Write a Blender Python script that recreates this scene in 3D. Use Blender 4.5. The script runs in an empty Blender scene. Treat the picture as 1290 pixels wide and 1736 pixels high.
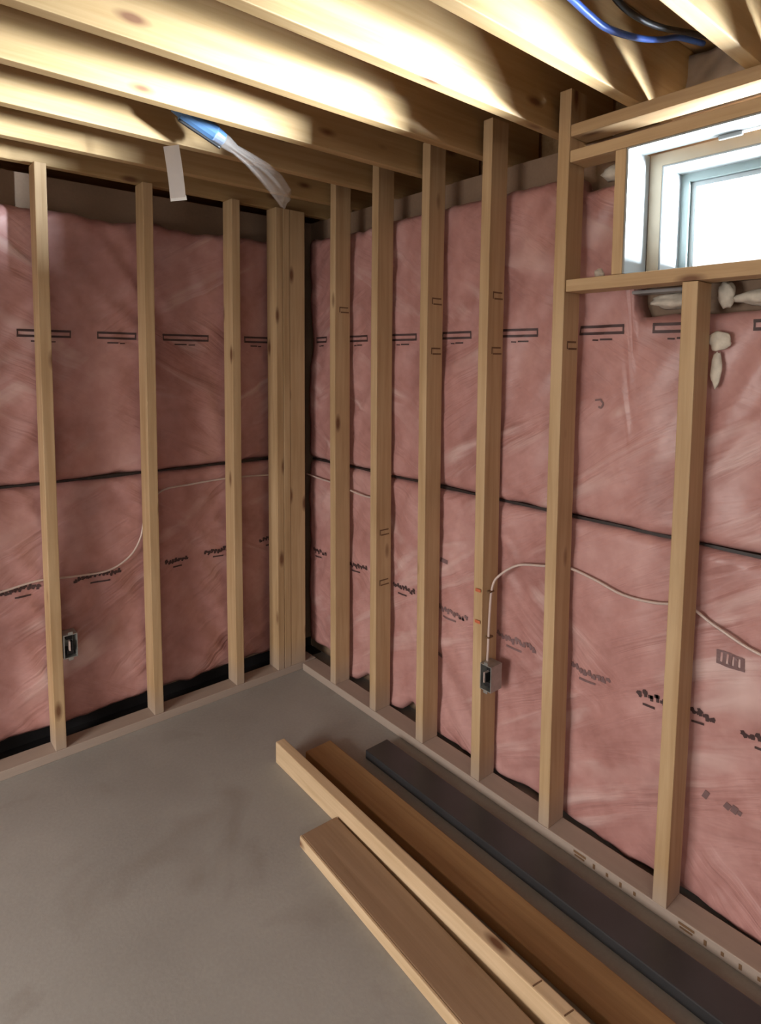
import bpy, bmesh, math, random
from mathutils import Vector, Matrix, noise

random.seed(7)
scene = bpy.context.scene
COL = scene.collection

# ------------------------------------------------------------------ camera
F, PX, PY = 1053.6, 638.5, 698.9          # focal length and principal point in pixels of 1290x1736
YAW, PITCH, ROLL = 0.7016, 0.0839, 0.0075
fwd = Vector((math.sin(YAW) * math.cos(PITCH), math.cos(YAW) * math.cos(PITCH), -math.sin(PITCH)))
rgt = Vector((math.cos(YAW), -math.sin(YAW), 0))
upv = rgt.cross(fwd)
r2 = math.cos(ROLL) * rgt + math.sin(ROLL) * upv
u2 = -math.sin(ROLL) * rgt + math.cos(ROLL) * upv
cam_data = bpy.data.cameras.new('camera')
cam = bpy.data.objects.new('camera', cam_data)
COL.objects.link(cam)
cam_data.sensor_width = 36
cam_data.lens = F / 1736 * 36
cam_data.shift_x = (645 - PX) / 1736
cam_data.shift_y = (PY - 868) / 1736
cam_data.clip_start = 0.05
m = Matrix((r2, u2, -fwd)).transposed().to_4x4()
m.translation = (-1.743, -2.6604, 1.6305)
cam.matrix_world = m
scene.camera = cam

# ------------------------------------------------------------------ light
vs = scene.view_settings
vs.view_transform = 'Standard'
vs.look = 'None'
vs.exposure = 0.0
vs.gamma = 1.0
vs.use_curve_mapping = False

world = bpy.data.worlds.new('overcast_sky')
scene.world = world
world.use_nodes = True
bg = world.node_tree.nodes['Background']
bg.inputs['Color'].default_value = (0.86, 0.93, 1.0, 1)
bg.inputs['Strength'].default_value = 1.6


def area(name, loc, target, sx, sy, power, color, spread=180):
    d = bpy.data.lights.new(name, 'AREA')
    d.shape = 'RECTANGLE'
    d.size, d.size_y = sx, sy
    d.energy = power
    d.color = color
    d.spread = math.radians(spread)
    o = bpy.data.objects.new(name, d)
    COL.objects.link(o)
    o.location = loc
    o.rotation_euler = (Vector(target) - Vector(loc)).to_track_quat('-Z', 'Y').to_euler()
    return o


# bright daylight off the pale ground outside the basement window
g = area('bright_ground_daylight', (2.62, -4.05, 1.70), (2.62, -4.05, 3.0), 5.0, 2.0, 10500, (0.78, 0.90, 1.0))
g.rotation_euler = (math.pi, 0, math.radians(-59.5))
area('far_ground_daylight', (2.3, -4.75, 1.45), (0.2, -2.1, 2.12), 1.0, 0.9, 5500, (0.80, 0.91, 1.0))
# soft light from the open part of the basement, and a weaker rear fill
area('basement_light', (-4.3, -1.55, 1.15), (-3.3, -1.5, 0.25), 1.3, 1.2, 92, (1.0, 0.95, 0.89), 140)
area('rear_fill_light', (-3.0, -4.4, 1.9), (-2.4, -3.6, 0.0), 1.6, 1.6, 30, (1.0, 0.94, 0.87))  # unseen fill lamp added to lift plank and stud side faces


# ------------------------------------------------------------------ materials
def new_mat(name):
    mt = bpy.data.materials.new(name)
    mt.use_nodes = True
    nt = mt.node_tree
    return mt, nt, nt.nodes['Principled BSDF']


def nd(nt, kind, **kw):
    n = nt.nodes.new(kind)
    for k, v in kw.items():
        if k in n.inputs:
            n.inputs[k].default_value = v
        else:
            setattr(n, k, v)
    return n


def ramp(nt, fac, stops):
    n = nt.nodes.new('ShaderNodeValToRGB')
    el = n.color_ramp.elements
    while len(el) < len(stops):
        el.new(0.5)
    for e, (p, c) in zip(el, stops):
        e.position = p
        e.color = (*c, 1)
    nt.links.new(fac, n.inputs['Fac'])
    return n.outputs['Color']


def mix(nt, fac, a, b, mode='MIX'):
    n = nt.nodes.new('ShaderNodeMix')
    n.data_type = 'RGBA'
    n.blend_type = mode
    for sock, v in ((n.inputs[0], fac), (n.inputs[6], a), (n.inputs[7], b)):
        if isinstance(v, (int, float)):
            sock.default_value = v
        elif isinstance(v, tuple):
            sock.default_value = (*v, 1)
        else:
            nt.links.new(v, sock)
    return n.outputs[2]


def bump(nt, bsdf, height, strength=0.2, dist=0.01):
    b = nd(nt, 'ShaderNodeBump', Strength=strength, Distance=dist)
    nt.links.new(height, b.inputs['Height'])
    nt.links.new(b.outputs['Normal'], bsdf.inputs['Normal'])


def wood(name, light, dark, knot=(0.16, 0.07, 0.03), dusty=False, rough=0.62):
    """softwood: long grain along local X, a few knots, each board its own offset"""
    mt, nt, bs = new_mat(name)
    tc = nd(nt, 'ShaderNodeTexCoord')
    info = nd(nt, 'ShaderNodeObjectInfo')
    sc = nd(nt, 'ShaderNodeVectorMath', operation='SCALE')
    sc.inputs[0].default_value = (7.3, 3.1, 5.7)
    nt.links.new(info.outputs['Random'], sc.inputs['Scale'])
    add = nd(nt, 'ShaderNodeVectorMath', operation='ADD')
    nt.links.new(tc.outputs['Object'], add.inputs[0])
    nt.links.new(sc.outputs[0], add.inputs[1])
    mp = nd(nt, 'ShaderNodeMapping', Scale=(1.2, 26, 26))
    nt.links.new(add.outputs[0], mp.inputs['Vector'])
    g = nd(nt, 'ShaderNodeTexNoise', Scale=1.6, Detail=5.0, Roughness=0.6, Distortion=0.4)
    nt.links.new(mp.outputs[0], g.inputs['Vector'])
    c = ramp(nt, g.outputs['Fac'], [(0.3, dark), (0.62, light)])
    big = nd(nt, 'ShaderNodeTexNoise', Scale=2.2, Detail=2.0)
    nt.links.new(add.outputs[0], big.inputs['Vector'])
    bigc = ramp(nt, big.outputs['Fac'], [(0.3, (0.80, 0.76, 0.70)), (0.7, (1.0, 1.0, 1.0))])
    c = mix(nt, 0.8, c, bigc, 'MULTIPLY')
    mk = nd(nt, 'ShaderNodeMapping', Scale=(3.2, 9, 9))
    nt.links.new(add.outputs[0], mk.inputs['Vector'])
    v = nd(nt, 'ShaderNodeTexVoronoi', Scale=1.0, Randomness=1.0)
    nt.links.new(mk.outputs[0], v.inputs['Vector'])
    kf = ramp(nt, v.outputs['Distance'], [(0.06, (1, 1, 1)), (0.16, (0, 0, 0))])
    c = mix(nt, kf, c, knot)
    if dusty:
        ge = nd(nt, 'ShaderNodeNewGeometry')
        sp = nd(nt, 'ShaderNodeSeparateXYZ')
        nt.links.new(ge.outputs['Position'], sp.inputs[0])
        mr = nd(nt, 'ShaderNodeMapRange')
        mr.inputs['From Min'].default_value = 0.03
        mr.inputs['From Max'].default_value = 0.17
        mr.inputs['To Min'].default_value = 0.75
        mr.inputs['To Max'].default_value = 0.0
        nt.links.new(sp.outputs['Z'], mr.inputs['Value'])
        c = mix(nt, mr.outputs[0], c, (0.36, 0.29, 0.25))
    nt.links.new(c, bs.inputs['Base Color'])
    bs.inputs['Roughness'].default_value = rough
    bump(nt, bs, g.outputs['Fac'], 0.15, 0.004)
    return mt


def plain(name, color, rough=0.6, metal=0.0, vary=0.15, scale=12.0, coat=0.0):
    mt, nt, bs = new_mat(name)
    tc = nd(nt, 'ShaderNodeTexCoord')
    n = nd(nt, 'ShaderNodeTexNoise', Scale=scale, Detail=4.0)
    nt.links.new(tc.outputs['Object'], n.inputs['Vector'])
    lo = tuple(x * (1 - vary) for x in color)
    hi = tuple(min(1, x * (1 + vary)) for x in color)
    nt.links.new(ramp(nt, n.outputs['Fac'], [(0.3, lo), (0.7, hi)]), bs.inputs['Base Color'])
    bs.inputs['Roughness'].default_value = rough
    bs.inputs['Metallic'].default_value = metal
    bs.inputs['Coat Weight'].default_value = coat
    bump(nt, bs, n.outputs['Fac'], 0.1, 0.003)
    return mt


def concrete(name, a, b, stain, scale=1.4):
    mt, nt, bs = new_mat(name)
    ge = nd(nt, 'ShaderNodeNewGeometry')
    n1 = nd(nt, 'ShaderNodeTexNoise', Scale=scale, Detail=6.0, Roughness=0.55)
    n2 = nd(nt, 'ShaderNodeTexNoise', Scale=90.0, Detail=3.0)
    n3 = nd(nt, 'ShaderNodeTexNoise', Scale=3.3, Detail=3.0, Distortion=0.8)
    for n in (n1, n2, n3):
        nt.links.new(ge.outputs['Position'], n.inputs['Vector'])
    c = ramp(nt, n1.outputs['Fac'], [(0.35, a), (0.65, b)])
    c = mix(nt, 0.25, c, ramp(nt, n2.outputs['Fac'], [(0.3, a), (0.7, b)]))
    sf = ramp(nt, n3.outputs['Fac'], [(0.58, (0, 0, 0)), (0.75, (0.5, 0.5, 0.5))])
    c = mix(nt, sf, c, stain)
    nt.links.new(c, bs.inputs['Base Color'])
    bs.inputs['Roughness'].default_value = 0.7
    bump(nt, bs, n2.outputs['Fac'], 0.12, 0.003)
    return mt


def film_mat():
    """pink glass wool behind a thin clear film"""
    mt, nt, bs = new_mat('pink_insulation')
    ge = nd(nt, 'ShaderNodeNewGeometry')
    n1 = nd(nt, 'ShaderNodeTexNoise', Scale=3.2, Detail=5.0, Roughness=0.6)
    n2 = nd(nt, 'ShaderNodeTexNoise', Scale=24.0, Detail=4.0)
    for n in (n1, n2):
        nt.links.new(ge.outputs['Position'], n.inputs['Vector'])
    c = ramp(nt, n1.outputs['Fac'], [(0.34, (0.33, 0.145, 0.130)), (0.5, (0.455, 0.222, 0.204)), (0.66, (0.56, 0.315, 0.295))])
    c = mix(nt, 0.3, c, ramp(nt, n2.outputs['Fac'], [(0.3, (0.38, 0.18, 0.16)), (0.7, (0.56, 0.31, 0.285))]))
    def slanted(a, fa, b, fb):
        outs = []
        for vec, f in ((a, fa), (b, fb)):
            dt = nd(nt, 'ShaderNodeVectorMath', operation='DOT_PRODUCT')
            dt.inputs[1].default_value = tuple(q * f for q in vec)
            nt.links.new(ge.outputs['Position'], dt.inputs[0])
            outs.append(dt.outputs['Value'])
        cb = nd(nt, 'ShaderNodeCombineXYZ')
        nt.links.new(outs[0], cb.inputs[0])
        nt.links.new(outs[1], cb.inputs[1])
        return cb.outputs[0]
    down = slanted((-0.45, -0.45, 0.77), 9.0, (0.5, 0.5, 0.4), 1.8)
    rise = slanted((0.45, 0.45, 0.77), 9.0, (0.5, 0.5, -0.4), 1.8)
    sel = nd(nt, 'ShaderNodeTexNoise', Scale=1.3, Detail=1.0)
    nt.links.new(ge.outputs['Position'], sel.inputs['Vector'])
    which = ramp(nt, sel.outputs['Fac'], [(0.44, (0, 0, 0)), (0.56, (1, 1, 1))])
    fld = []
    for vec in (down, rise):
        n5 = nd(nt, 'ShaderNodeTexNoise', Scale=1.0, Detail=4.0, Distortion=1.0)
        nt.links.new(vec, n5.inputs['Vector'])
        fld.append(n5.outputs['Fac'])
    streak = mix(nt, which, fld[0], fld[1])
    painted_sheen = ramp(nt, streak, [(0.54, (0, 0, 0)), (0.68, (0.55, 0.55, 0.55))])
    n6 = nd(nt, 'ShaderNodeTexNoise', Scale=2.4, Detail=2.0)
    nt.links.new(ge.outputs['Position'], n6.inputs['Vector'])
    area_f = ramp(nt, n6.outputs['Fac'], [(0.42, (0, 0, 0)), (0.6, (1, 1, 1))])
    c = mix(nt, mix(nt, 1.0, painted_sheen, area_f, 'MULTIPLY'), c, (0.74, 0.56, 0.53))  # pale streaks paint the film's sheen and highlights into the pink
    nt.links.new(c, bs.inputs['Base Color'])
    bs.inputs['Roughness'].default_value = 0.5
    bs.inputs['Coat Weight'].default_value = 0.35
    bs.inputs['Coat Roughness'].default_value = 0.32
    bump(nt, bs, streak, 0.8, 0.03)
    return mt


M_STUD = wood('stud_wood', (0.55, 0.385, 0.22), (0.44, 0.285, 0.145), dusty=True)
M_JOIST = wood('joist_wood', (0.48, 0.325, 0.16), (0.39, 0.245, 0.10))
M_PLATE = wood('plate_wood', (0.42, 0.32, 0.24), (0.33, 0.245, 0.18), dusty=True)
M_PLANK = wood('plank_wood', (0.68, 0.51, 0.33), (0.56, 0.40, 0.24))
M_BROWN = wood('brown_plank_wood', (0.33, 0.215, 0.135), (0.25, 0.155, 0.09))
M_AMBER = wood('amber_plank_wood', (0.37, 0.225, 0.10), (0.28, 0.16, 0.065))
M_DARKB = plain('charcoal_board', (0.040, 0.040, 0.043), rough=0.34, scale=7)
M_OSB = wood('subfloor_wood', (0.42, 0.27, 0.14), (0.30, 0.18, 0.08))
M_FLOOR = concrete('floor_concrete', (0.26, 0.243, 0.223), (0.355, 0.338, 0.312), (0.19, 0.16, 0.135))
M_WALLC = concrete('wall_concrete', (0.21, 0.135, 0.085), (0.30, 0.20, 0.135), (0.13, 0.08, 0.05), 3.5)
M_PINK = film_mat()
M_INK = plain('dark_ink', (0.06, 0.03, 0.03), rough=0.6, vary=0.1)
M_INKG = plain('faded_ink', (0.19, 0.11, 0.11), rough=0.6, vary=0.1)
M_STAMP = plain('stamp_ink', (0.16, 0.085, 0.04), rough=0.7, vary=0.1)
M_RED = plain('red_crayon', (0.50, 0.12, 0.05), rough=0.7)
M_SEAM = plain('black_seam', (0.022, 0.014, 0.013), rough=0.5)
M_WHITE = plain('white_window_liner', (0.27, 0.285, 0.285), rough=0.45, vary=0.03)
M_BUCK = plain('beige_window_buck', (0.36, 0.30, 0.22), rough=0.6, vary=0.06)
M_SASH = plain('grey_green_sash', (0.19, 0.23, 0.225), rough=0.4, vary=0.04)
M_CABLE = plain('white_cable_sheath', (0.55, 0.43, 0.385), rough=0.4, vary=0.05)
M_STEEL = plain('galvanised_steel', (0.42, 0.42, 0.40), rough=0.4, metal=0.7, scale=30)
M_BLACK = plain('black_plastic', (0.014, 0.013, 0.014), rough=0.45)
M_BLUEC = plain('blue_cable_sheath', (0.05, 0.13, 0.50), rough=0.4)
M_BLUE = plain('blue_plastic', (0.07, 0.15, 0.29), rough=0.35)
M_TAG = plain('white_tape', (0.62, 0.58, 0.56), rough=0.5, vary=0.05)
M_TAGW = plain('white_tape_end', (0.85, 0.85, 0.83), rough=0.5, vary=0.03)
M_FOAM = plain('offwhite_foam', (0.62, 0.56, 0.47), rough=0.8, vary=0.15, scale=40)
M_GREYF = plain('grey_foil', (0.23, 0.22, 0.22), rough=0.45, scale=25)
M_POLY = plain('grey_plastic_sheet', (0.30, 0.24, 0.20), rough=0.3, vary=0.2, coat=0.4)

mt, nt, bs = new_mat('clear_plastic')
bs.inputs['Base Color'].default_value = (0.62, 0.56, 0.52, 1)
bs.inputs['Roughness'].default_value = 0.22
bs.inputs['Alpha'].default_value = 0.22
M_CLEAR = mt
mt, nt, bs = new_mat('window_glass')
bs.inputs['Base Color'].default_value = (0.95, 0.98, 0.98, 1)
bs.inputs['Roughness'].default_value = 0.02
bs.inputs['Alpha'].default_value = 0.12
M_GLASS = mt


# ------------------------------------------------------------------ builders
def link(name, me, mat, parent=None, smooth=False):
    o = bpy.data.objects.new(name, me)
    COL.objects.link(o)
    if mat and not me.materials:
        me.materials.append(mat)
    if smooth:
        for p in me.polygons:
            p.use_smooth = True
    if parent:
        o.parent = parent
        o.matrix_parent_inverse = parent.matrix_world.inverted()
    return o


def tag(o, label, cat, group=None):
    o['label'] = label
    o['category'] = cat
    if group:
        o['group'] = group
    return o


def structure(o):
    o['kind'] = 'structure'
    return o


def empty(name, loc):
    o = bpy.data.objects.new(name, None)
    o.empty_display_size = 0.05
    COL.objects.link(o)
    o.location = loc
    o.matrix_world = Matrix.Translation(loc)
    return o


def to_mesh(name, bm):
    me = bpy.data.meshes.new(name)
    bmesh.ops.recalc_face_normals(bm, faces=bm.faces)
    bm.to_mesh(me)
    bm.free()
    return me


def add_box(bm, lo, hi, bevel=0.0):
    sub = bmesh.new()
    bmesh.ops.create_cube(sub, size=1)
    for v in sub.verts:
        v.co = Vector([(lo[i] + hi[i]) / 2 + v.co[i] * (hi[i] - lo[i]) for i in range(3)])
    if bevel:
        bmesh.ops.bevel(sub, geom=sub.edges[:], offset=bevel, segments=2, affect='EDGES', profile=0.6)
    me = bpy.data.meshes.new('tmp')
    sub.to_mesh(me)
    sub.free()
    bm.from_mesh(me)
    bpy.data.meshes.remove(me)


def box_obj(name, lo, hi, mat, parent=None, bevel=0.0):
    bm = bmesh.new()
    add_box(bm, lo, hi, bevel)
    return link(name, to_mesh(name, bm), mat, parent)


def board_mesh(name, L, w, t, bow=0.0, seg=10, bevel=0.003):
    """board along local X, w along Y, t along Z, eased edges and a very slight bow"""
    bm = bmesh.new()
    add_box(bm, (-L / 2, -w / 2, -t / 2), (L / 2, w / 2, t / 2), bevel)
    if bow:
        cuts = [-L / 2 + L * k / seg for k in range(1, seg)]
        for c in cuts:
            bmesh.ops.bisect_plane(bm, geom=bm.verts[:] + bm.edges[:] + bm.faces[:], plane_co=(c, 0, 0), plane_no=(1, 0, 0))
        for v in bm.verts:
            q = 1 - (2 * v.co.x / L) ** 2
            v.co.y += bow * q
            v.co.z += bow * 0.6 * math.sin(v.co.x * 2.1)
    return to_mesh(name, bm)


def frame_matrix(ax, ay, az, loc):
    mm = Matrix((Vector(ax), Vector(ay), Vector(az))).transposed().to_4x4()
    mm.translation = loc
    return mm


def tube_mesh(name, pts, r, sides=8, flat=1.0, samples=8):
    """smooth tube through points (Catmull-Rom); flat squashes it vertically across the path"""
    P = [Vector(p) for p in pts]
    P = [P[0] * 2 - P[1]] + P + [P[-1] * 2 - P[-2]]
    path = []
    for i in range(1, len(P) - 2):
        a, b, c, d = P[i - 1], P[i], P[i + 1], P[i + 2]
        for k in range(samples):
            t = k / samples
            path.append(0.5 * ((2 * b) + (c - a) * t + (2 * a - 5 * b + 4 * c - d) * t * t + (3 * b - a - 3 * c + d) * t ** 3))
    path.append(P[-2])
    bm = bmesh.new()
    rings = []
    n0 = None
    for i, p in enumerate(path):
        tg = (path[min(i + 1, len(path) - 1)] - path[max(i - 1, 0)]).normalized()
        if n0 is None:
            n0 = tg.orthogonal().normalized()
        n0 = (n0 - tg * n0.dot(tg)).normalized()
        b0 = tg.cross(n0)
        rings.append([bm.verts.new(p + r * (math.cos(2 * math.pi * k / sides) * n0 + flat * math.sin(2 * math.pi * k / sides) * b0)) for k in range(sides)])
    for A, B in zip(rings, rings[1:]):
        for k in range(sides):
            bm.faces.new((A[k], A[(k + 1) % sides], B[(k + 1) % sides], B[k]))
    bm.faces.new(rings[0])
    bm.faces.new(rings[-1][::-1])
    return to_mesh(name, bm)


def lump_mesh(name, sx, sy, sz, seed, rough=0.35, sub=3):
    bm = bmesh.new()
    bmesh.ops.create_icosphere(bm, subdivisions=sub, radius=1)
    for v in bm.verts:
        n = noise.noise(v.co * 1.8 + Vector((seed, seed * 2, 0))) + 0.5 * noise.noise(v.co * 4.5 + Vector((0, seed, 3)))
        v.co *= 1 + rough * n
        v.co = Vector((v.co.x * sx, v.co.y * sy, v.co.z * sz))
    return to_mesh(name, bm)


# ------------------------------------------------------------------ room shell
H = 2.3635                  # underside of the joists
JD = 0.235                  # joist depth
structure(box_obj('floor', (-5.2, -5.4, -0.12), (0.42, 0.42, 0.0), M_FLOOR))
structure(box_obj('ceiling', (-5.2, -5.4, H + JD), (0.42, 0.42, H + JD + 0.02), M_OSB))
structure(box_obj('wall_back', (-5.2, 0.2, 0.0), (0.2, 0.42, H), M_WALLC))
structure(box_obj('wall_left', (-5.2, -5.2, 0.0), (-5.0, 0.2, H), M_WALLC))
structure(box_obj('wall_front', (-5.2, -5.4, 0.0), (0.42, -5.2, H), M_WALLC))
WY0, WY1, WZ0, WZ1 = -2.66, -1.70, 1.862, 2.308     # rough opening in the concrete, with a head slot added to light the rail
bm = bmesh.new()
add_box(bm, (0.2, -5.2, 0.0), (0.42, 0.42, WZ0))
add_box(bm, (0.2, WY1, WZ0), (0.42, 0.42, WZ1))
add_box(bm, (0.2, -5.2, WZ0), (0.42, WY0, WZ1))
add_box(bm, (0.2, -5.2, WZ1), (0.42, 0.42, H))
add_box(bm, (0.2, -1.88, 2.25), (0.42, WY1, WZ1))  # added fill closing part of the head slot against stray light
structure(link('wall_right', to_mesh('wall_right', bm), M_WALLC))
structure(box_obj('trim_1', (0.38, -5.2, H), (0.42, 0.42, H + JD), M_OSB))          # rim board behind the joist ends
structure(box_obj('trim_2', (-5.2, 0.38, H), (0.38, 0.42, H + JD), M_OSB))

# ------------------------------------------------------------------ window
win = structure(empty('window_1', (0.2, (WY0 + WY1) / 2, WZ0)))


def ring(name, x0, x1, y0, y1, z0, z1, t, mat, parent, tb=None):
    """rectangular frame, wall thickness t, between x0 and x1, inside size y0..y1, z0..z1"""
    tb = t if tb is None else tb
    bm = bmesh.new()
    add_box(bm, (x0, y0 - t, z0 - tb), (x1, y0, z1 + t))
    add_box(bm, (x0, y1, z0 - tb), (x1, y1 + t, z1 + t))
    add_box(bm, (x0, y0, z1), (x1, y1, z1 + t))
    add_box(bm, (x0, y0, z0 - tb), (x1, y1, z0))
    return link(name, to_mesh(name, bm), mat, parent)


bm = bmesh.new()
add_box(bm, (0.001, -1.714, 1.889), (0.127, -1.708, 2.247))
add_box(bm, (0.001, -2.640, 1.889), (0.127, -2.634, 2.247))
add_box(bm, (0.001, -2.634, 2.242), (0.092, -1.714, 2.247))
add_box(bm, (0.090, -2.634, 1.866), (0.127, -1.714, 1.872))
link('jamb_liner', to_mesh('jamb_liner', bm), M_WHITE, win)
ring('window_buck', 0.128, 0.245, -2.600, -1.752, 1.880, 2.212, 0.036, M_BUCK, win, 0.017)
ring('buck_liner', 0.1285, 0.246, -2.594, -1.758, 1.884, 2.206, 0.005, M_WHITE, win)
ring('window_frame', 0.246, 0.300, -2.570, -1.782, 1.905, 2.182, 0.035, M_SASH, win)
ring('sash', 0.262, 0.290, -2.555, -1.797, 1.92, 2.167, 0.014, M_WHITE, win)
box_obj('glass', (0.274, -2.555, 1.92), (0.278, -1.797, 2.167), M_GLASS, win)
box_obj('light_block', (0.2, -2.62, 2.2485), (0.245, -1.885, 2.262), M_BUCK, win)  # added over the window head to keep stray light off the joists
# small hardware tab hanging under the head of the liner
bm = bmesh.new()
add_box(bm, (0.080, -1.985, 2.230), (0.092, -1.925, 2.242), 0.003)
link('head_clip', to_mesh('head_clip', bm), M_WHITE, win)

# ------------------------------------------------------------------ framing lumber
ST = 0.042
RY = [-0.276, -0.581, -0.886, -1.191, -1.4997]     # stud centres along the right wall
LX = [-1.162, -0.758, -0.354]                      # stud centres along the back wall


def board(name, ax, ay, az, loc, L, w, t, mat, label, cat, group=None, bow=0.0, me=None):
    o = link(name, me or board_mesh(name, L, w, t, bow), mat)
    o.matrix_world = frame_matrix(ax, ay, az, loc)
    return tag(o, label, cat, group)


Xp, Yp, Zp = (1, 0, 0), (0, 1, 0), (0, 0, 1)
Ym, Xm, Zm = (0, -1, 0), (-1, 0, 0), (0, 0, -1)

board('bottom_plate', Yp, Xm, Zp, (0.0445, -1.62, 0.019), 3.22, 0.089, 0.038, M_PLATE,
      'dusty wooden bottom plate on the floor under the right wall studs', 'plate')
board('bottom_plate', Xp, Yp, Zp, (-1.42, 0.0445, 0.019), 3.02, 0.089, 0.038, M_PLATE,
      'dusty wooden bottom plate on the floor under the back wall studs', 'plate')

RSL = ['wall stud on the right wall nearest the corner, slim and shadowed',
       'second wall stud from the corner along the right wall',
       'third wall stud from the corner along the right wall, dark stamp near its top',
       'right wall stud with the steel electrical box and stapled cable on its side',
       'tall stud at the left end of the window sill, rails nailed to it']
ZT = 2.472
stud_r = []
me_r = board_mesh('wall_stud', ZT - 0.038, ST, 0.089, 0.004)
for i, y in enumerate(RY):
    o = board('wall_stud', Zp, Yp, Xm, (0.0445, y, (ZT + 0.038) / 2), 0, 0, 0, M_STUD, RSL[i], 'stud', 'wall studs', me=me_r)
    stud_r.append(o)
cz1 = 1.849
crip = board('cripple_stud', Zp, Yp, Xm, (0.0445, -1.9036, (cz1 + 0.038) / 2), cz1 - 0.038, ST, 0.089, M_STUD,
             'short stud standing under the window sill at the right', 'stud', 'wall studs', -0.004)
LSL = ['leftmost wall stud on the back wall, daylight on its top',
       'middle wall stud on the back wall, behind the hanging white tape',
       'back wall stud just left of the doubled corner post']
me_l = board_mesh('wall_stud', H - 0.039, ST, 0.089, -0.004)
stud_l = []
for i, x in enumerate(LX):
    o = board('wall_stud', Zp, Xp, Yp, (x, 0.0445, (H + 0.037) / 2), 0, 0, 0, M_STUD, LSL[i], 'stud', 'wall studs', me=me_l)
    stud_l.append(o)
# doubled corner post: two studs on edge and one turned flat
post = empty('corner_post', (-0.06, 0.03, 0.038))
tag(post, 'wide corner post of studs nailed together where the two walls meet', 'post')
me_e = board_mesh('post_stud', H - 0.039, 0.038, 0.089)
me_f = board_mesh('post_stud', H - 0.039, 0.089, 0.038)
for x, me in ((-0.122, me_e), (-0.0825, me_e), (-0.0185, me_f)):
    o = link('post_stud', me, M_STUD)
    o.matrix_world = frame_matrix(Zp, Xp, Yp, (x, 0.0445 if me is me_e else 0.021, (H + 0.037) / 2))
    o.parent = post
    o.matrix_parent_inverse = post.matrix_world.inverted()

# window rails
RL0, RL1 = -2.70, RY[-1] - ST / 2
for z0, z1, nm, lb in ((2.326, 2.362, 'header_rail', 'upper horizontal rail above the window, joist ends resting over it'),
                       (2.248, 2.284, 'header_rail', 'lower horizontal rail right above the bright window'),
                       (1.850, 1.888, 'window_sill', 'wooden sill rail running right beneath the window')):
    board(nm, Yp, Xm, Zp, (0.0445, (RL0 + RL1) / 2, (z0 + z1) / 2), RL1 - RL0, 0.089, z1 - z0, M_STUD, lb, 'rail')
board('wall_stud', Zp, Yp, Xm, (0.0445, RL0 - ST / 2, (ZT + 0.038) / 2), 0, 0, 0, M_STUD,
      'tall stud at the far right end of the window rails, outside the picture', 'stud', 'wall studs', me=me_r)
board('wall_stud', Zp, Xp, Yp, (-1.566, 0.0445, (H + 0.037) / 2), 0, 0, 0, M_STUD,
      'back wall stud just beyond the left edge of the picture', 'stud', 'wall studs', me=me_l)
board('trimmer_stud', Zp, Yp, Xm, (0.0445, -1.690, (1.8885 + 2.2475) / 2), 2.2475 - 1.8885, 0.034, 0.089, M_STUD,
      'short trimmer stud against the left edge of the window opening', 'stud', 'wall studs')

# joists
JY = [0.0415, RY[0] + 0.045, RY[1] + 0.045, RY[2] + 0.045, RY[3] + 0.045, RY[4] + 0.045, -1.7435, -2.052]
JL = ['farthest floor joist, close over the back wall studs', 'second floor joist out from the back wall',
      'floor joist the white tape strip hangs from', 'fourth floor joist from the back wall, blue fitting hanging behind it',
      'fifth floor joist from the back wall, ending at the stud with the electrical box',
      'floor joist ending at the tall stud left of the window', 'floor joist with orange end over the window header rail',
      'nearest floor joist at the top right corner, over the window']
me_j = board_mesh('floor_joist', 5.2, 0.038, JD, 0.004, 14)
joists = []
for y, lb in zip(JY, JL):
    o = board('floor_joist', Xp, Yp, Zp, (0.36 - 2.6, y + 0.019, H + JD / 2), 0, 0, 0, M_JOIST, lb, 'joist', 'floor joists', me=me_j)
    joists.append(o)
board('blocking', Yp, Zp, Xp, (-1.66, (JY[3] + 0.038 + JY[4]) / 2, H + JD / 2 + 0.01), JY[3] - JY[4] - 0.04, JD - 0.03, 0.038, M_JOIST,
      'short wooden block fixed between two joists at the upper left', 'block')


# ------------------------------------------------------------------ insulation
def pucker(t, z, s):
    """how far the film bulges towards the room, in metres"""
    v = Vector((t * 2.6 + s * 13.1, z * 2.0, s * 4.0))
    d = 0.020 * noise.noise(v) + 0.009 * noise.noise(v * 3.1)
    sg = 1 if noise.noise(Vector((t * 1.1, z * 0.8, s + 7))) > -0.1 else -1
    a = Vector(((t - sg * z * 0.8) * 1.8 + s * 3, (z * 0.8 + sg * t) * 8, s))       # long diagonal tucks
    d += 0.007 * (1 - abs(noise.noise(a)) * 2.6)
    b = Vector((t * 15 + z * 6 + s, z * 4.0 - t * 3, 5.5 + s))
    d += 0.004 * noise.noise(b)
    return d


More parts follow.
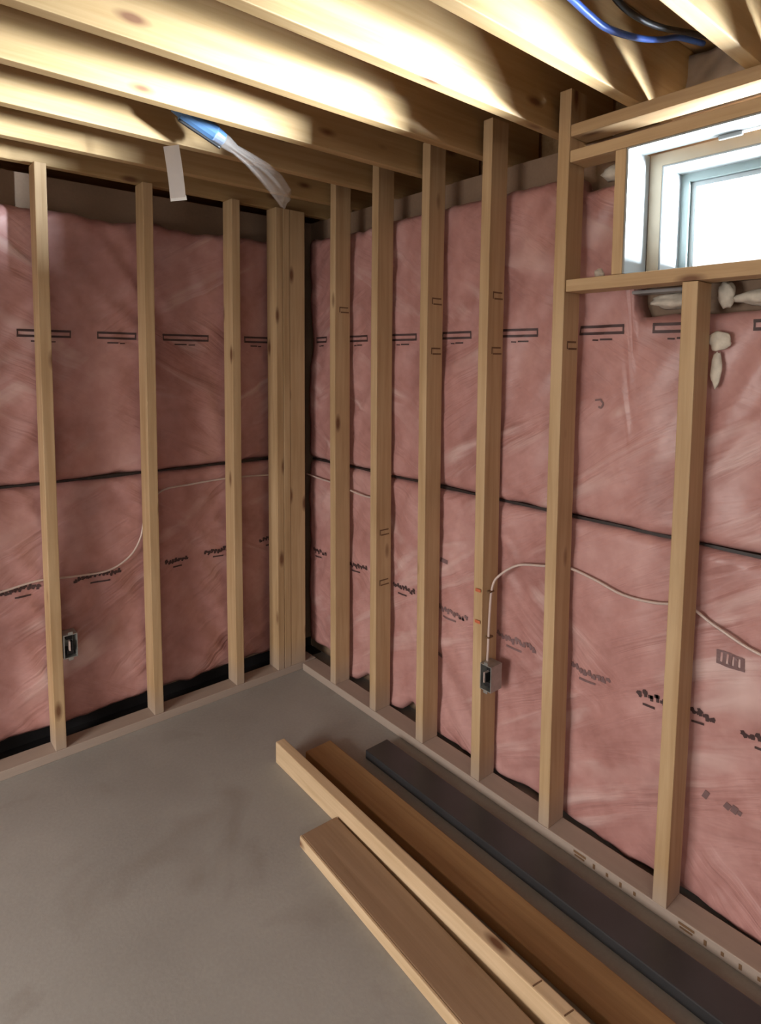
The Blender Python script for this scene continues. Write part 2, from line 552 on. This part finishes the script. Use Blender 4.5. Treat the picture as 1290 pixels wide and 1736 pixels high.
def blanket(name, right, t0, t1, zlo, zhi, base, s, label, step=0.018):
    """soft blanket standing between studs and concrete; right wall runs along y, back wall along x"""
    nt_ = int((t1 - t0) / step) + 1
    nz = int((max(zhi(t0), zhi(t1), zhi((t0 + t1) / 2)) - min(zlo(t0), zlo(t1))) / step) + 1
    bm = bmesh.new()
    front = []
    for i in range(nt_ + 1):
        t = t0 + (t1 - t0) * i / nt_
        a, b = zlo(t), zhi(t)
        rowv = []
        for j in range(nz + 1):
            z = a + (b - a) * j / nz
            rowv.append(bm.verts.new(blanket_pt(right, t, z, a, b, base, s)))
        front.append(rowv)
    back = []
    for i in range(nt_ + 1):
        t = t0 + (t1 - t0) * i / nt_
        back.append([bm.verts.new(wall_pt(right, t, v, 0.197)) for v in (zlo(t), zhi(t))])
    for i in range(nt_):
        for j in range(nz):
            bm.faces.new((front[i][j], front[i + 1][j], front[i + 1][j + 1], front[i][j + 1]))
        bm.faces.new((back[i][0], back[i][1], back[i + 1][1], back[i + 1][0]))
        bm.faces.new((back[i][0], back[i + 1][0], front[i + 1][0], front[i][0]))
        bm.faces.new((back[i][1], front[i][nz], front[i + 1][nz], back[i + 1][1]))
    for i in (0, nt_):
        bm.faces.new([back[i][0]] + [front[i][j] for j in range(nz + 1)] + [back[i][1]])
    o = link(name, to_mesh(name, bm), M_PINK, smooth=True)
    return tag(o, label, 'insulation')


def wall_pt(right, t, z, d):
    return Vector((d, t, z)) if right else Vector((t, d, z))


def blanket_depth(t, z, a, b, base, s):
    e = min(z - a, b - z)
    k = max(0.0, 1 - e / 0.03)
    d = base - pucker(t, z, s) + 0.022 * k * k
    return min(max(d, 0.104), 0.19)


def blanket_pt(right, t, z, a, b, base, s):
    return wall_pt(right, t, z, blanket_depth(t, z, a, b, base, s))


def rag(t, amp, s):
    return amp * noise.noise(Vector((t * 5, s, 0))) + amp * 0.5 * noise.noise(Vector((t * 17, s, 2)))


SEAM = 1.100
def r_top(t):
    k = min(1, max(0, (-t - 1.665) / 0.03))
    u = min(1, max(0, (-t - 1.47) / 0.03))
    return (2.245 - 0.06 * u + rag(t, 0.02, 1)) * (1 - k) + (1.772 + rag(t, 0.012, 2)) * k
def r_seam_lo(t): return SEAM - 0.004 + rag(t, 0.004, 3)
def r_seam_hi(t): return SEAM + 0.008 + rag(t, 0.004, 4)
def r_bot(t):
    g = sum(math.exp(-((t - c) / w) ** 2) for c, w in ((-0.06, 0.09), (-0.40, 0.07), (-0.72, 0.06), (0.06, 0.08)))
    return 0.012 + 0.075 * min(1, g) + rag(t, 0.008, 5)
def l_top(t): return 2.215 + rag(t, 0.02, 6)
def l_seam_lo(t): return 1.112 + rag(t, 0.004, 7)
def l_seam_hi(t): return 1.124 + rag(t, 0.004, 8)
def l_bot(t): return 0.084 + rag(t, 0.02, 9)


BL = {
    'ru': (True, -3.2, 0.085, r_seam_hi, r_top, 0.118, 1.0),
    'rl': (True, -3.2, 0.085, r_bot, r_seam_lo, 0.118, 2.0),
    'lu': (False, -2.8, 0.09, l_seam_hi, l_top, 0.120, 3.0),
    'll': (False, -2.8, 0.09, l_bot, l_seam_lo, 0.120, 4.0),
}
BLL = {'ru': 'upper pink insulation blanket behind the studs of the right wall, under the window',
       'rl': 'lower pink insulation blanket behind the right wall studs, below the dark seam',
       'lu': 'upper pink insulation blanket behind the back wall studs, darker at the corner',
       'll': 'lower pink insulation blanket behind the back wall studs, dark gap beneath it'}
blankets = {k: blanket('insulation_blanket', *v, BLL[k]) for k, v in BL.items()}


def film_at(key, t, z, off=0.0025):
    right, t0, t1, lo, hi, base, s = BL[key]
    return wall_pt(right, t, z, blanket_depth(t, z, lo(t), hi(t), base, s) - off)


def mark(key, strokes, mat, name='printed_mark'):
    """flat print lying on the film: each stroke is a thin strip following the blanket"""
    bm = bmesh.new()
    for (ta, za, tb, zb, w) in strokes:
        n = max(2, int(math.hypot(tb - ta, zb - za) / 0.012))
        d = Vector((tb - ta, zb - za)).normalized()
        q = Vector((-d.y, d.x)) * w / 2
        prev = None
        for i in range(n + 1):
            t, z = ta + (tb - ta) * i / n, za + (zb - za) * i / n
            cur = [bm.verts.new(film_at(key, t + q.x, z + q.y)), bm.verts.new(film_at(key, t - q.x, z - q.y))]
            if prev:
                bm.faces.new((prev[0], cur[0], cur[1], prev[1]))
            prev = cur
    return link(name, to_mesh(name, bm), mat, blankets[key])


rnd = random.Random(3)


def double_bar(key, t0, t1, z):
    lo, hi = min(t0, t1), max(t0, t1)
    s = [(lo, z + 0.010, hi, z + 0.010, 0.009), (lo, z - 0.012, hi, z - 0.012, 0.009),
         (lo + 0.003, z - 0.010, lo + 0.003, z + 0.008, 0.005), (hi - 0.003, z - 0.010, hi - 0.003, z + 0.008, 0.005)]
    w = hi - lo
    s += [(lo + w * 0.25, z - 0.032, lo + w * 0.52, z - 0.032, 0.006), (lo + w * 0.56, z - 0.034, lo + w * 0.70, z - 0.033, 0.005)]
    mark(key, s, M_INK)


def scribble(key, t0, t1, z, mat):
    lo, hi = min(t0, t1), max(t0, t1)
    s = []
    n = max(4, int((hi - lo) / 0.016))
    for i in range(n):
        t = lo + (hi - lo) * (i + 0.5) / n
        dz = rnd.uniform(-0.006, 0.006)
        h = rnd.uniform(0.012, 0.024)
        s.append((t - 0.004, z + dz - h / 2, t + rnd.uniform(-0.003, 0.006), z + dz + h / 2, 0.009))
        s.append((t - 0.008, z + dz + rnd.uniform(-0.008, 0.008), t + 0.008, z + dz + rnd.uniform(-0.008, 0.008), 0.010))
    w = hi - lo
    s.append((lo + 0.35 * w, z - 0.030, lo + 0.75 * w, z - 0.031, 0.007))
    mark(key, s, mat)


for a, b in ((0.055, -0.061), (-0.248, -0.406), (-0.552, -0.713), (-0.873, -1.023), (-1.176, -1.326), (-1.501, -1.663), (-1.751, -1.90), (-2.024, -2.18)):
    double_bar('ru', a, b, 1.733 + 0.003 * noise.noise(Vector((a, 0, 0))))
for a, b, z in ((0.058, -0.062, 0.616), (-0.245, -0.394, 0.621), (-0.588, -0.732, 0.606), (-0.864, -1.052, 0.592), (-1.189, -1.371, 0.580),
                (-1.512, -1.663, 0.582), (-1.755, -1.85, 0.595), (-1.90, -1.985, 0.602), (-2.055, -2.19, 0.600)):
    scribble('rl', a, b, z, M_INKG if a < -0.8 and a > -1.7 else M_INK)
for a, b in ((-1.242, -1.046), (-0.943, -0.779), (-0.659, -0.44), (-0.255, -0.122)):
    double_bar('lu', a, b, 1.727)
for a, b, z in ((-1.337, -1.192, 0.700), (-1.07, -0.87, 0.695), (-0.676, -0.562, 0.688), (-0.478, -0.348, 0.694), (-0.182, -0.078, 0.700)):
    scribble('ll', a, b, z, M_INK)
# stray prints lower right, faint block and small curl
mark('rl', [(-1.985 - k * 0.016, 0.775, -1.985 - k * 0.016, 0.812, 0.010) for k in range(5)] + [(-1.98, 0.776, -2.055, 0.776, 0.008), (-1.98, 0.81, -2.05, 0.81, 0.006)], M_INKG)
mark('rl', [(-1.965, 0.350, -1.975, 0.375, 0.014)], M_INKG)
mark('rl', [(-2.025, 0.352, -2.035, 0.372, 0.016), (-2.045, 0.350, -2.052, 0.374, 0.016), (-2.06, 0.352, -2.064, 0.366, 0.010)], M_INKG)
mark('ru', [(-1.572, 1.505, -1.592, 1.508, 0.006), (-1.592, 1.508, -1.602, 1.495, 0.006), (-1.602, 1.495, -1.594, 1.480, 0.006), (-1.594, 1.480, -1.585, 1.485, 0.006)], M_INKG)
mark('rl', [(-0.89, 0.80, -0.93, 0.795, 0.018)], M_INKG)
mark('rl', [(-0.87, 0.38, -0.90, 0.378, 0.016)], M_INKG)

# dark strip set in the gap along the seams between upper and lower blankets
bm = bmesh.new()
def seam_strip(key_lo, right, t0, t1, flo, fhi, name, label):
    bm = bmesh.new()
    n = int((t1 - t0) / 0.04)
    prev = None
    for i in range(n + 1):
        t = t0 + (t1 - t0) * i / n
        a, b = flo(t) + 0.0012, fhi(t) - 0.0012
        dep = 0.128 + 0.004 * noise.noise(Vector((t * 4, 3, 0)))
        cur = [bm.verts.new(wall_pt(right, t, z, d)) for z, d in ((a, dep), (b, dep), (b, dep + 0.004), (a, dep + 0.004))]
        if prev:
            for k in range(4):
                bm.faces.new((prev[k], prev[(k + 1) % 4], cur[(k + 1) % 4], cur[k]))
        else:
            bm.faces.new(cur)
        prev = cur
    bm.faces.new(prev)
    return tag(link(name, to_mesh(name, bm), M_SEAM), label, 'tape')
seam_strip('rl', True, -3.2, 0.085, r_seam_lo, r_seam_hi, 'dark_seam_strip', 'black line along the insulation seam on the right wall')
seam_strip('ll', False, -2.8, 0.09, l_seam_lo, l_seam_hi, 'dark_seam_strip', 'black line along the insulation seam on the back wall')


# black strip added as painted shade in the gap under the blankets
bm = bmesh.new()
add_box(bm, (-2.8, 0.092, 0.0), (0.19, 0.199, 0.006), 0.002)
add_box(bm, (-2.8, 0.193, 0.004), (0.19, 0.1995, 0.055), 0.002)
tag(link('gap_shade_strip', to_mesh('gap_shade_strip', bm), M_BLACK), 'added black strip standing in for shade beneath the back wall insulation', 'shade strip')

# ------------------------------------------------------------------ stamps on lumber
def stamp(parent, plane, coord, lines, mat=M_STAMP, name='grade_stamp'):
    """thin printed bars on a flat face: plane 'y' or 'x' or 'z' with its constant; lines give the two other coordinates"""
    bm = bmesh.new()
    for (a, b, c, d) in lines:
        if plane == 'y':
            pts = [(a, coord, b), (c, coord, b), (c, coord, d), (a, coord, d)]
        elif plane == 'x':
            pts = [(coord, a, b), (coord, c, b), (coord, c, d), (coord, a, d)]
        else:
            pts = [(a, b, coord), (c, b, coord), (c, d, coord), (a, d, coord)]
        bm.faces.new([bm.verts.new(p) for p in pts])
    return link(name, to_mesh(name, bm), mat, parent)


def side_lines(z):
    return [(0.022, z, 0.074, z + 0.006), (0.030, z - 0.022, 0.078, z - 0.016), (0.022, z - 0.02, 0.027, z)]


for i, z in ((2, 1.872), (3, 1.872), (0, 1.872), (2, 1.675), (3, 1.675), (1, 0.64), (1, 0.87), (4, 1.69)):
    bowed = 0.004 * (1 - ((z - 1.255) / 1.217) ** 2)
    stamp(stud_r[i], 'y', RY[i] - ST / 2 + bowed - 0.0012, side_lines(z))
for zz in (0.775, 0.655):
    stamp(stud_r[3], 'x', -0.004, [(-1.205, zz, -1.180, zz + 0.012)], M_RED, 'crayon_mark')

# ink stamp on the plate's front face by the two last studs
plate = [o for o in bpy.data.objects if o.name == 'bottom_plate'][0]
for y0 in (-1.62, -1.96):
    ls = [(y0, 0.022, y0 - 0.045, 0.030), (y0 - 0.004, 0.012, y0 - 0.04, 0.018)]
    ls += [(y0 - 0.07 - k * 0.045, 0.010 + 0.004 * (k % 2), y0 - 0.078 - k * 0.045, 0.026) for k in range(4)]
    for l in ls:
        stamp(plate, 'x', -0.0012, [l])

# ------------------------------------------------------------------ electrical boxes and cables
def elec_box(loc, side, label):
    """open steel device box: side 'y' faces -x (right wall), side 'x' faces -y (back wall)"""
    root = empty('electrical_box', loc)
    tag(root, label, 'electrical box', 'steel electrical boxes')
    w, h, d, t = 0.052, 0.098, 0.062, 0.003

    def put(name, parts, mat, bevel=0.0):
        bm = bmesh.new()
        for lo, hi in parts:
            if side == 'y':       # local u -> -y, v -> z, depth -> +x
                lo2 = (loc[0] + lo[2], loc[1] - hi[0], loc[2] + lo[1])
                hi2 = (loc[0] + hi[2], loc[1] - lo[0], loc[2] + hi[1])
            else:                 # local u -> +x, depth -> +y
                lo2 = (loc[0] + lo[0], loc[1] + lo[2], loc[2] + lo[1])
                hi2 = (loc[0] + hi[0], loc[1] + hi[2], loc[2] + hi[1])
            add_box(bm, lo2, hi2, bevel)
        return link(name, to_mesh(name, bm), mat, root)
    put('box_shell', [((0, -h / 2, 0), (t, h / 2, d)), ((w - t, -h / 2, 0), (w, h / 2, d)), ((t, h / 2 - t, 0), (w - t, h / 2, d)),
                      ((t, -h / 2, 0), (w - t, -h / 2 + t, d)), ((t, -h / 2 + t, d - t), (w - t, h / 2 - t, d))], M_STEEL)
    put('cable_clamp', [((0.014, 0.020, 0.020), (0.038, 0.036, d - t))], M_BLACK, 0.002)
    put('cable_clamp', [((0.012, -0.038, 0.012), (0.040, -0.020, d - t))], M_BLACK, 0.002)
    put('mounting_ear', [((0.017, h / 2, 0), (0.035, h / 2 + 0.010, 0.003))], M_STEEL)
    put('mounting_ear', [((0.017, -h / 2 - 0.010, 0), (0.035, -h / 2, 0.003))], M_STEEL)
    put('wire_end', [((0.020, -0.018, -0.004), (0.024, 0.022, 0.02))], M_CABLE)
    put('wire_end', [((0.029, -0.012, -0.006), (0.033, 0.020, 0.02))], M_BLACK)
    return root


elec_box((-0.006, RY[3] - ST / 2 - 0.001, 0.462), 'y', 'steel electrical box on the side of a right wall stud, cable coming down to it')
elec_box((LX[0] + ST / 2 + 0.001, -0.002, 0.462), 'x', 'steel electrical box on the leftmost back wall stud, low down')


def cable(name, pts, r, mat, label, flat=1.0):
    return tag(link(name, tube_mesh(name, pts, r, 8, flat), mat, smooth=True), label, 'cable')


sy = RY[3] - ST / 2 - 0.006
c1 = cable('electrical_cable', [(0.028, sy, 0.505), (0.030, sy - 0.001, 0.58), (0.036, sy, 0.70), (0.045, sy - 0.002, 0.79), (0.060, sy - 0.02, 0.835),
                                (0.088, -1.30, 0.885), (0.0965, -1.40, 0.908), (0.0965, -1.50, 0.928), (0.0965, -1.60, 0.915), (0.0965, -1.70, 0.893), (0.0965, -1.80, 0.898),
                                (0.0965, -1.90, 0.918), (0.0965, -1.98, 0.885), (0.0965, -2.10, 0.845), (0.0965, -2.30, 0.83), (0.0965, -2.6, 0.84)],
           0.0046, M_CABLE, 'pale cable rising from the right electrical box and sagging along the pink wall', 1.0)
for z in (0.60, 0.775):
    bm = bmesh.new()
    add_box(bm, (0.024, sy - 0.007, z - 0.003), (0.052, sy + 0.007, z + 0.003), 0.0015)
    link('staple', to_mesh('staple', bm), M_STAMP, c1)
# split off the sheathed run next to the stud: wider flat jacket
cable('electrical_cable', [(-1.9, 0.0965, 0.66), (-1.6, 0.0965, 0.68), (-1.34, 0.0965, 0.712), (-1.20, 0.0965, 0.728), (-1.06, 0.0965, 0.715), (-0.93, 0.0965, 0.712), (-0.84, 0.0965, 0.755),
                           (-0.79, 0.0965, 0.83), (-0.76, 0.0965, 0.95), (-0.69, 0.0965, 1.030), (-0.55, 0.0965, 1.043), (-0.38, 0.0965, 1.050), (-0.22, 0.0965, 1.045), (-0.05, 0.0965, 1.034),
                           (0.03, 0.0965, 1.028)],
      0.0045, M_CABLE, 'thin pale cable running across the back wall behind the studs')
cable('electrical_cable', [(0.092, 0.085, 1.022), (0.0965, -0.05, 1.012), (0.0965, -0.18, 1.008), (0.0965, -0.28, 0.995), (0.0965, -0.40, 0.985), (0.0965, -0.55, 0.99)],
      0.0045, M_CABLE, 'short pale cable in the corner, behind the first right wall studs')
cable('ceiling_cable', [(-0.95, -1.80, 2.530), (-0.70, -1.80, 2.505), (-0.494, -1.79, 2.478), (-0.41, -1.79, 2.466), (-0.347, -1.79, 2.458), (-0.266, -1.79, 2.455), (-0.121, -1.79, 2.480),
                        (0.008, -1.79, 2.517), (0.111, -1.79, 2.556), (0.25, -1.80, 2.580)],
      0.0085, M_BLUEC, 'blue cable drooping along a joist at the top right')
cable('ceiling_cable', [(-0.60, -1.83, 2.575), (-0.45, -1.825, 2.55), (-0.325, -1.82, 2.520), (-0.269, -1.82, 2.503), (-0.183, -1.82, 2.500), (-0.059, -1.82, 2.516), (0.112, -1.82, 2.558), (0.25, -1.83, 2.585)],
      0.0080, M_BLACK, 'black cable drooping beside the blue one at the top right')

# ------------------------------------------------------------------ hanging tape strip and blue fitting
ty = JY[2] - 0.004
pts = []
strip = empty('tape_strip', (-0.861, -0.507, H))
tag(strip, 'white tape strip hanging down from a joist in front of the back wall', 'tape')


def ribbon(name, pts, w, t, mat, parent, axis=Vector((1, 0, 0))):
    bm = bmesh.new()
    prev = None
    for p in pts:
        p = Vector(p)
        q = axis * w / 2
        n = Vector((0, t, 0))
        cur = [bm.verts.new(p - q), bm.verts.new(p + q), bm.verts.new(p + q + n), bm.verts.new(p - q + n)]
        if prev:
            for k in range(4):
                bm.faces.new((prev[k], prev[(k + 1) % 4], cur[(k + 1) % 4], cur[k]))
        else:
            bm.faces.new(cur)
        prev = cur
    bm.faces.new(prev)
    return link(name, to_mesh(name, bm), mat, parent)


ax = Vector((0.50, -0.866, 0)).normalized()
sx, sy0 = -0.861, -0.507
ribbon('strip', [(sx + 0.018 * k / 10, sy0 - 0.010 * math.sin(k / 10 * 2.2), H - 0.001 - 0.178 * k / 10) for k in range(11)], 0.064, 0.0016, M_TAG, strip, ax)
ribbon('folded_end', [(sx + 0.018, sy0 - 0.0095, H - 0.170), (sx + 0.0190, sy0 - 0.0105, H - 0.178), (sx + 0.0195, sy0 - 0.0115, H - 0.185)], 0.066, 0.004, M_TAGW, strip, ax)

# blue fitting in the bay, bagged in clear plastic
fit = empty('wrapped_fitting', (-0.86, -0.64, 2.42))
tag(fit, 'blue fitting in clear plastic wrap hanging between the joists', 'fitting')
axis = Vector((0.19, -0.02, -0.085)).normalized()
start = Vector((-0.915, -0.655, 2.440))
bm = bmesh.new()
side = axis.orthogonal().normalized()
oth = axis.cross(side)
prof = [(0.0, 0.012), (0.006, 0.020), (0.03, 0.022), (0.034, 0.029), (0.15, 0.031), (0.156, 0.026), (0.185, 0.022), (0.19, 0.012)]
rings = [[bm.verts.new(start + axis * l + rr * (math.cos(k * math.pi / 7) * side + math.sin(k * math.pi / 7) * oth)) for k in range(14)] for l, rr in prof]
for A, B in zip(rings, rings[1:]):
    for k in range(14):
        bm.faces.new((A[k], A[(k + 1) % 14], B[(k + 1) % 14], B[k]))
bm.faces.new(rings[0])
bm.faces.new(rings[-1])
link('fitting_body', to_mesh('fitting_body', bm), M_BLUE, fit, smooth=False)
# dark underside cradle holding the body
cr = [start + axis * l - Vector((0, 0, 0.034)) + Vector((0, -0.004, 0)) for l in (0.02, 0.09, 0.17)]
link('hanger_strap', tube_mesh('hanger_strap', cr, 0.010, 8, 0.6), M_BLACK, fit, smooth=True)
link('hanger_wire', tube_mesh('hanger_wire', [start + axis * 0.01, start + Vector((-0.03, 0.03, 0.02)), Vector((-0.955, JY[2] - 0.004, 2.475))], 0.005, 8), M_CABLE, fit, smooth=True)
# plastic: narrow neck then a flared, creased skirt
bm = bmesh.new()
neck = start + axis * 0.15
drop = [(0.0, 0.034, (0, 0, 0)), (0.05, 0.027, (0, 0, -0.002)), (0.08, 0.018, (0, 0, -0.006)), (0.12, 0.026, (0.01, -0.002, -0.012)),
        (0.17, 0.036, (0.02, -0.004, -0.026)), (0.22, 0.044, (0.02, -0.006, -0.046)), (0.265, 0.040, (0.018, -0.008, -0.072))]
rings = []
for l, rr, of in drop:
    rg = []
    for k in range(28):
        an = 2 * math.pi * k / 28
        q = rr * (1 + 0.28 * math.sin(an * 5 + l * 9) * min(1, l / 0.1) + 0.15 * noise.noise(Vector((an, l * 20, 1))))
        rg.append(bm.verts.new(neck + axis * l + Vector(of) + q * (math.cos(an) * side + 0.7 * math.sin(an) * oth)))
    rings.append(rg)
for A, B in zip(rings, rings[1:]):
    for k in range(28):
        bm.faces.new((A[k], A[(k + 1) % 28], B[(k + 1) % 28], B[k]))
o = link('plastic_wrap', to_mesh('plastic_wrap', bm), M_CLEAR, fit, smooth=True)

# ------------------------------------------------------------------ lumber on the floor
def floor_board(name, x0, y0, x1, y1, w, t, z, mat, label, bow=0.0, cat='plank'):
    """left bottom edge runs from (x0,y0) at the far end to (x1,y1) at the near end"""
    d = Vector((x0 - x1, y0 - y1, 0))
    L = d.length
    d.normalize()
    n = Vector((d.y, -d.x, 0))            # to the right of the far direction (+x)
    c = (Vector((x0, y0, 0)) + Vector((x1, y1, 0))) / 2 + n * w / 2 + Vector((0, 0, z + t / 2))
    o = link(name, board_mesh(name, L, w, t, bow, 10, 0.004), mat)
    o.matrix_world = frame_matrix(d, -n, Zp, c)
    return tag(o, label, cat)


brown = floor_board('floor_plank', -0.660, -1.005, -0.735, -2.75, 0.140, 0.038, 0.0, M_BROWN, 'wide brown plank lying flat at the left of the lumber pile')
pale = floor_board('floor_plank', -0.503, -0.575, -0.556, -2.90, 0.040, 0.089, 0.0, M_PLANK, 'pale plank on edge, longest of the lumber on the floor')
floor_board('floor_plank', -0.402, -0.640, -0.425, -2.85, 0.124, 0.038, 0.0, M_AMBER, 'amber brown plank lying flat between the pale and the charcoal ones')
floor_board('floor_plank', -0.205, -0.785, -0.207, -2.70, 0.118, 0.036, 0.0, M_DARKB, 'charcoal grey plank lying next to the right wall bottom plate')

# thin pale board along the left side of the brown plank; two saw nicks on the pale one
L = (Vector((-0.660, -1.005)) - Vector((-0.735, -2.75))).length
o = link('pale_edge', board_mesh('pale_edge', L, 0.008, 0.0375, 0, 10, 0.002), M_PLANK)
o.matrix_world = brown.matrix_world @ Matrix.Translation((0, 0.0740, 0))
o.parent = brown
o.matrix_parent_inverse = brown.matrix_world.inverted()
for yy in (-1.84, -1.93):
    o = link('saw_nick', board_mesh('saw_nick', 0.003, 0.030, 0.003, 0, 2, 0.0005), M_STAMP)
    o.matrix_world = frame_matrix((0.2, 0.98, 0), (-0.98, 0.2, 0), Zp, (-0.513 + (yy + 1.84) * 0.02, yy, 0.0895))
    o.parent = pale
    o.matrix_parent_inverse = pale.matrix_world.inverted()

# ------------------------------------------------------------------ scraps round the window and over the insulation
def lump(name, loc, size, seed, mat, label, cat, rough=0.26):
    o = link(name, lump_mesh(name, *size, seed, rough), mat, smooth=True)
    o.location = loc
    return tag(o, label, cat)


lump('foam_scrap', (0.162, -1.800, 1.813), (0.032, 0.072, 0.022), 2, M_FOAM, 'ragged pale foam strip under the window sill, left of the short stud', 'foam', 0.4)
lump('foam_scrap', (0.140, -1.945, 1.822), (0.020, 0.022, 0.036), 5, M_FOAM, 'small bright foam scrap tucked under the sill right of the short stud', 'foam')
lump('foam_scrap', (0.098, -1.950, 1.690), (0.008, 0.030, 0.026), 8, M_FOAM, 'pale foam blob on the insulation right of the short stud', 'foam')
lump('foam_scrap', (0.098, -1.945, 1.610), (0.007, 0.014, 0.050), 11, M_FOAM, 'thin vertical foam smear below the pale blob beside the short stud', 'foam')
lump('foam_scrap', (0.160, -2.08, 1.810), (0.034, 0.12, 0.026), 14, M_FOAM, 'long pale foam strip under the sill at the right edge of the picture', 'foam')
lump('foam_scrap', (0.140, -1.60, 2.228), (0.026, 0.045, 0.024), 17, M_FOAM, 'pale foam clump in the gap under the lower header rail', 'foam')
lump('foam_scrap', (0.150, -1.570, 2.385), (0.035, 0.035, 0.030), 20, M_FOAM, 'grey foam clump above the upper rail beside the tall stud', 'foam')
lump('foam_scrap', (0.125, -1.565, 1.915), (0.016, 0.018, 0.016), 23, M_FOAM, 'tiny foam crumb on the sill between tall stud and trimmer', 'foam')
# grey foil strip hidden under the sill
bm = bmesh.new()
add_box(bm, (0.095, -1.845, 1.836), (0.15, -1.69, 1.847), 0.004)
tag(link('foil_strip', to_mesh('foil_strip', bm), M_GREYF), 'dark grey strip tucked right under the window sill', 'strip')

# crumpled plastic over the rim between the last joists
bm = bmesh.new()
ny, nz = 46, 14
grid = []
for i in range(ny + 1):
    y = -2.045 + (2.045 - 1.72) * i / ny + 0.0
    row = []
    for j in range(nz + 1):
        z = H + 0.003 + 0.21 * j / nz
        d = 0.235 + 0.05 * j / nz + 0.02 * noise.noise(Vector((y * 7, z * 9, 2))) + 0.012 * abs(noise.noise(Vector((y * 16 + z * 9, z * 7, 5))))
        row.append(bm.verts.new((d, y if i else y, z)))
    grid.append(row)
for i in range(ny):
    for j in range(nz):
        bm.faces.new((grid[i][j], grid[i + 1][j], grid[i + 1][j + 1], grid[i][j + 1]))
o = link('plastic_sheet', to_mesh('plastic_sheet', bm), M_POLY, smooth=True)
sol = o.modifiers.new('thickness', 'SOLIDIFY')
sol.thickness = 0.004
tag(o, 'crumpled grey brown plastic sheet in the joist bay above the window header', 'sheet')
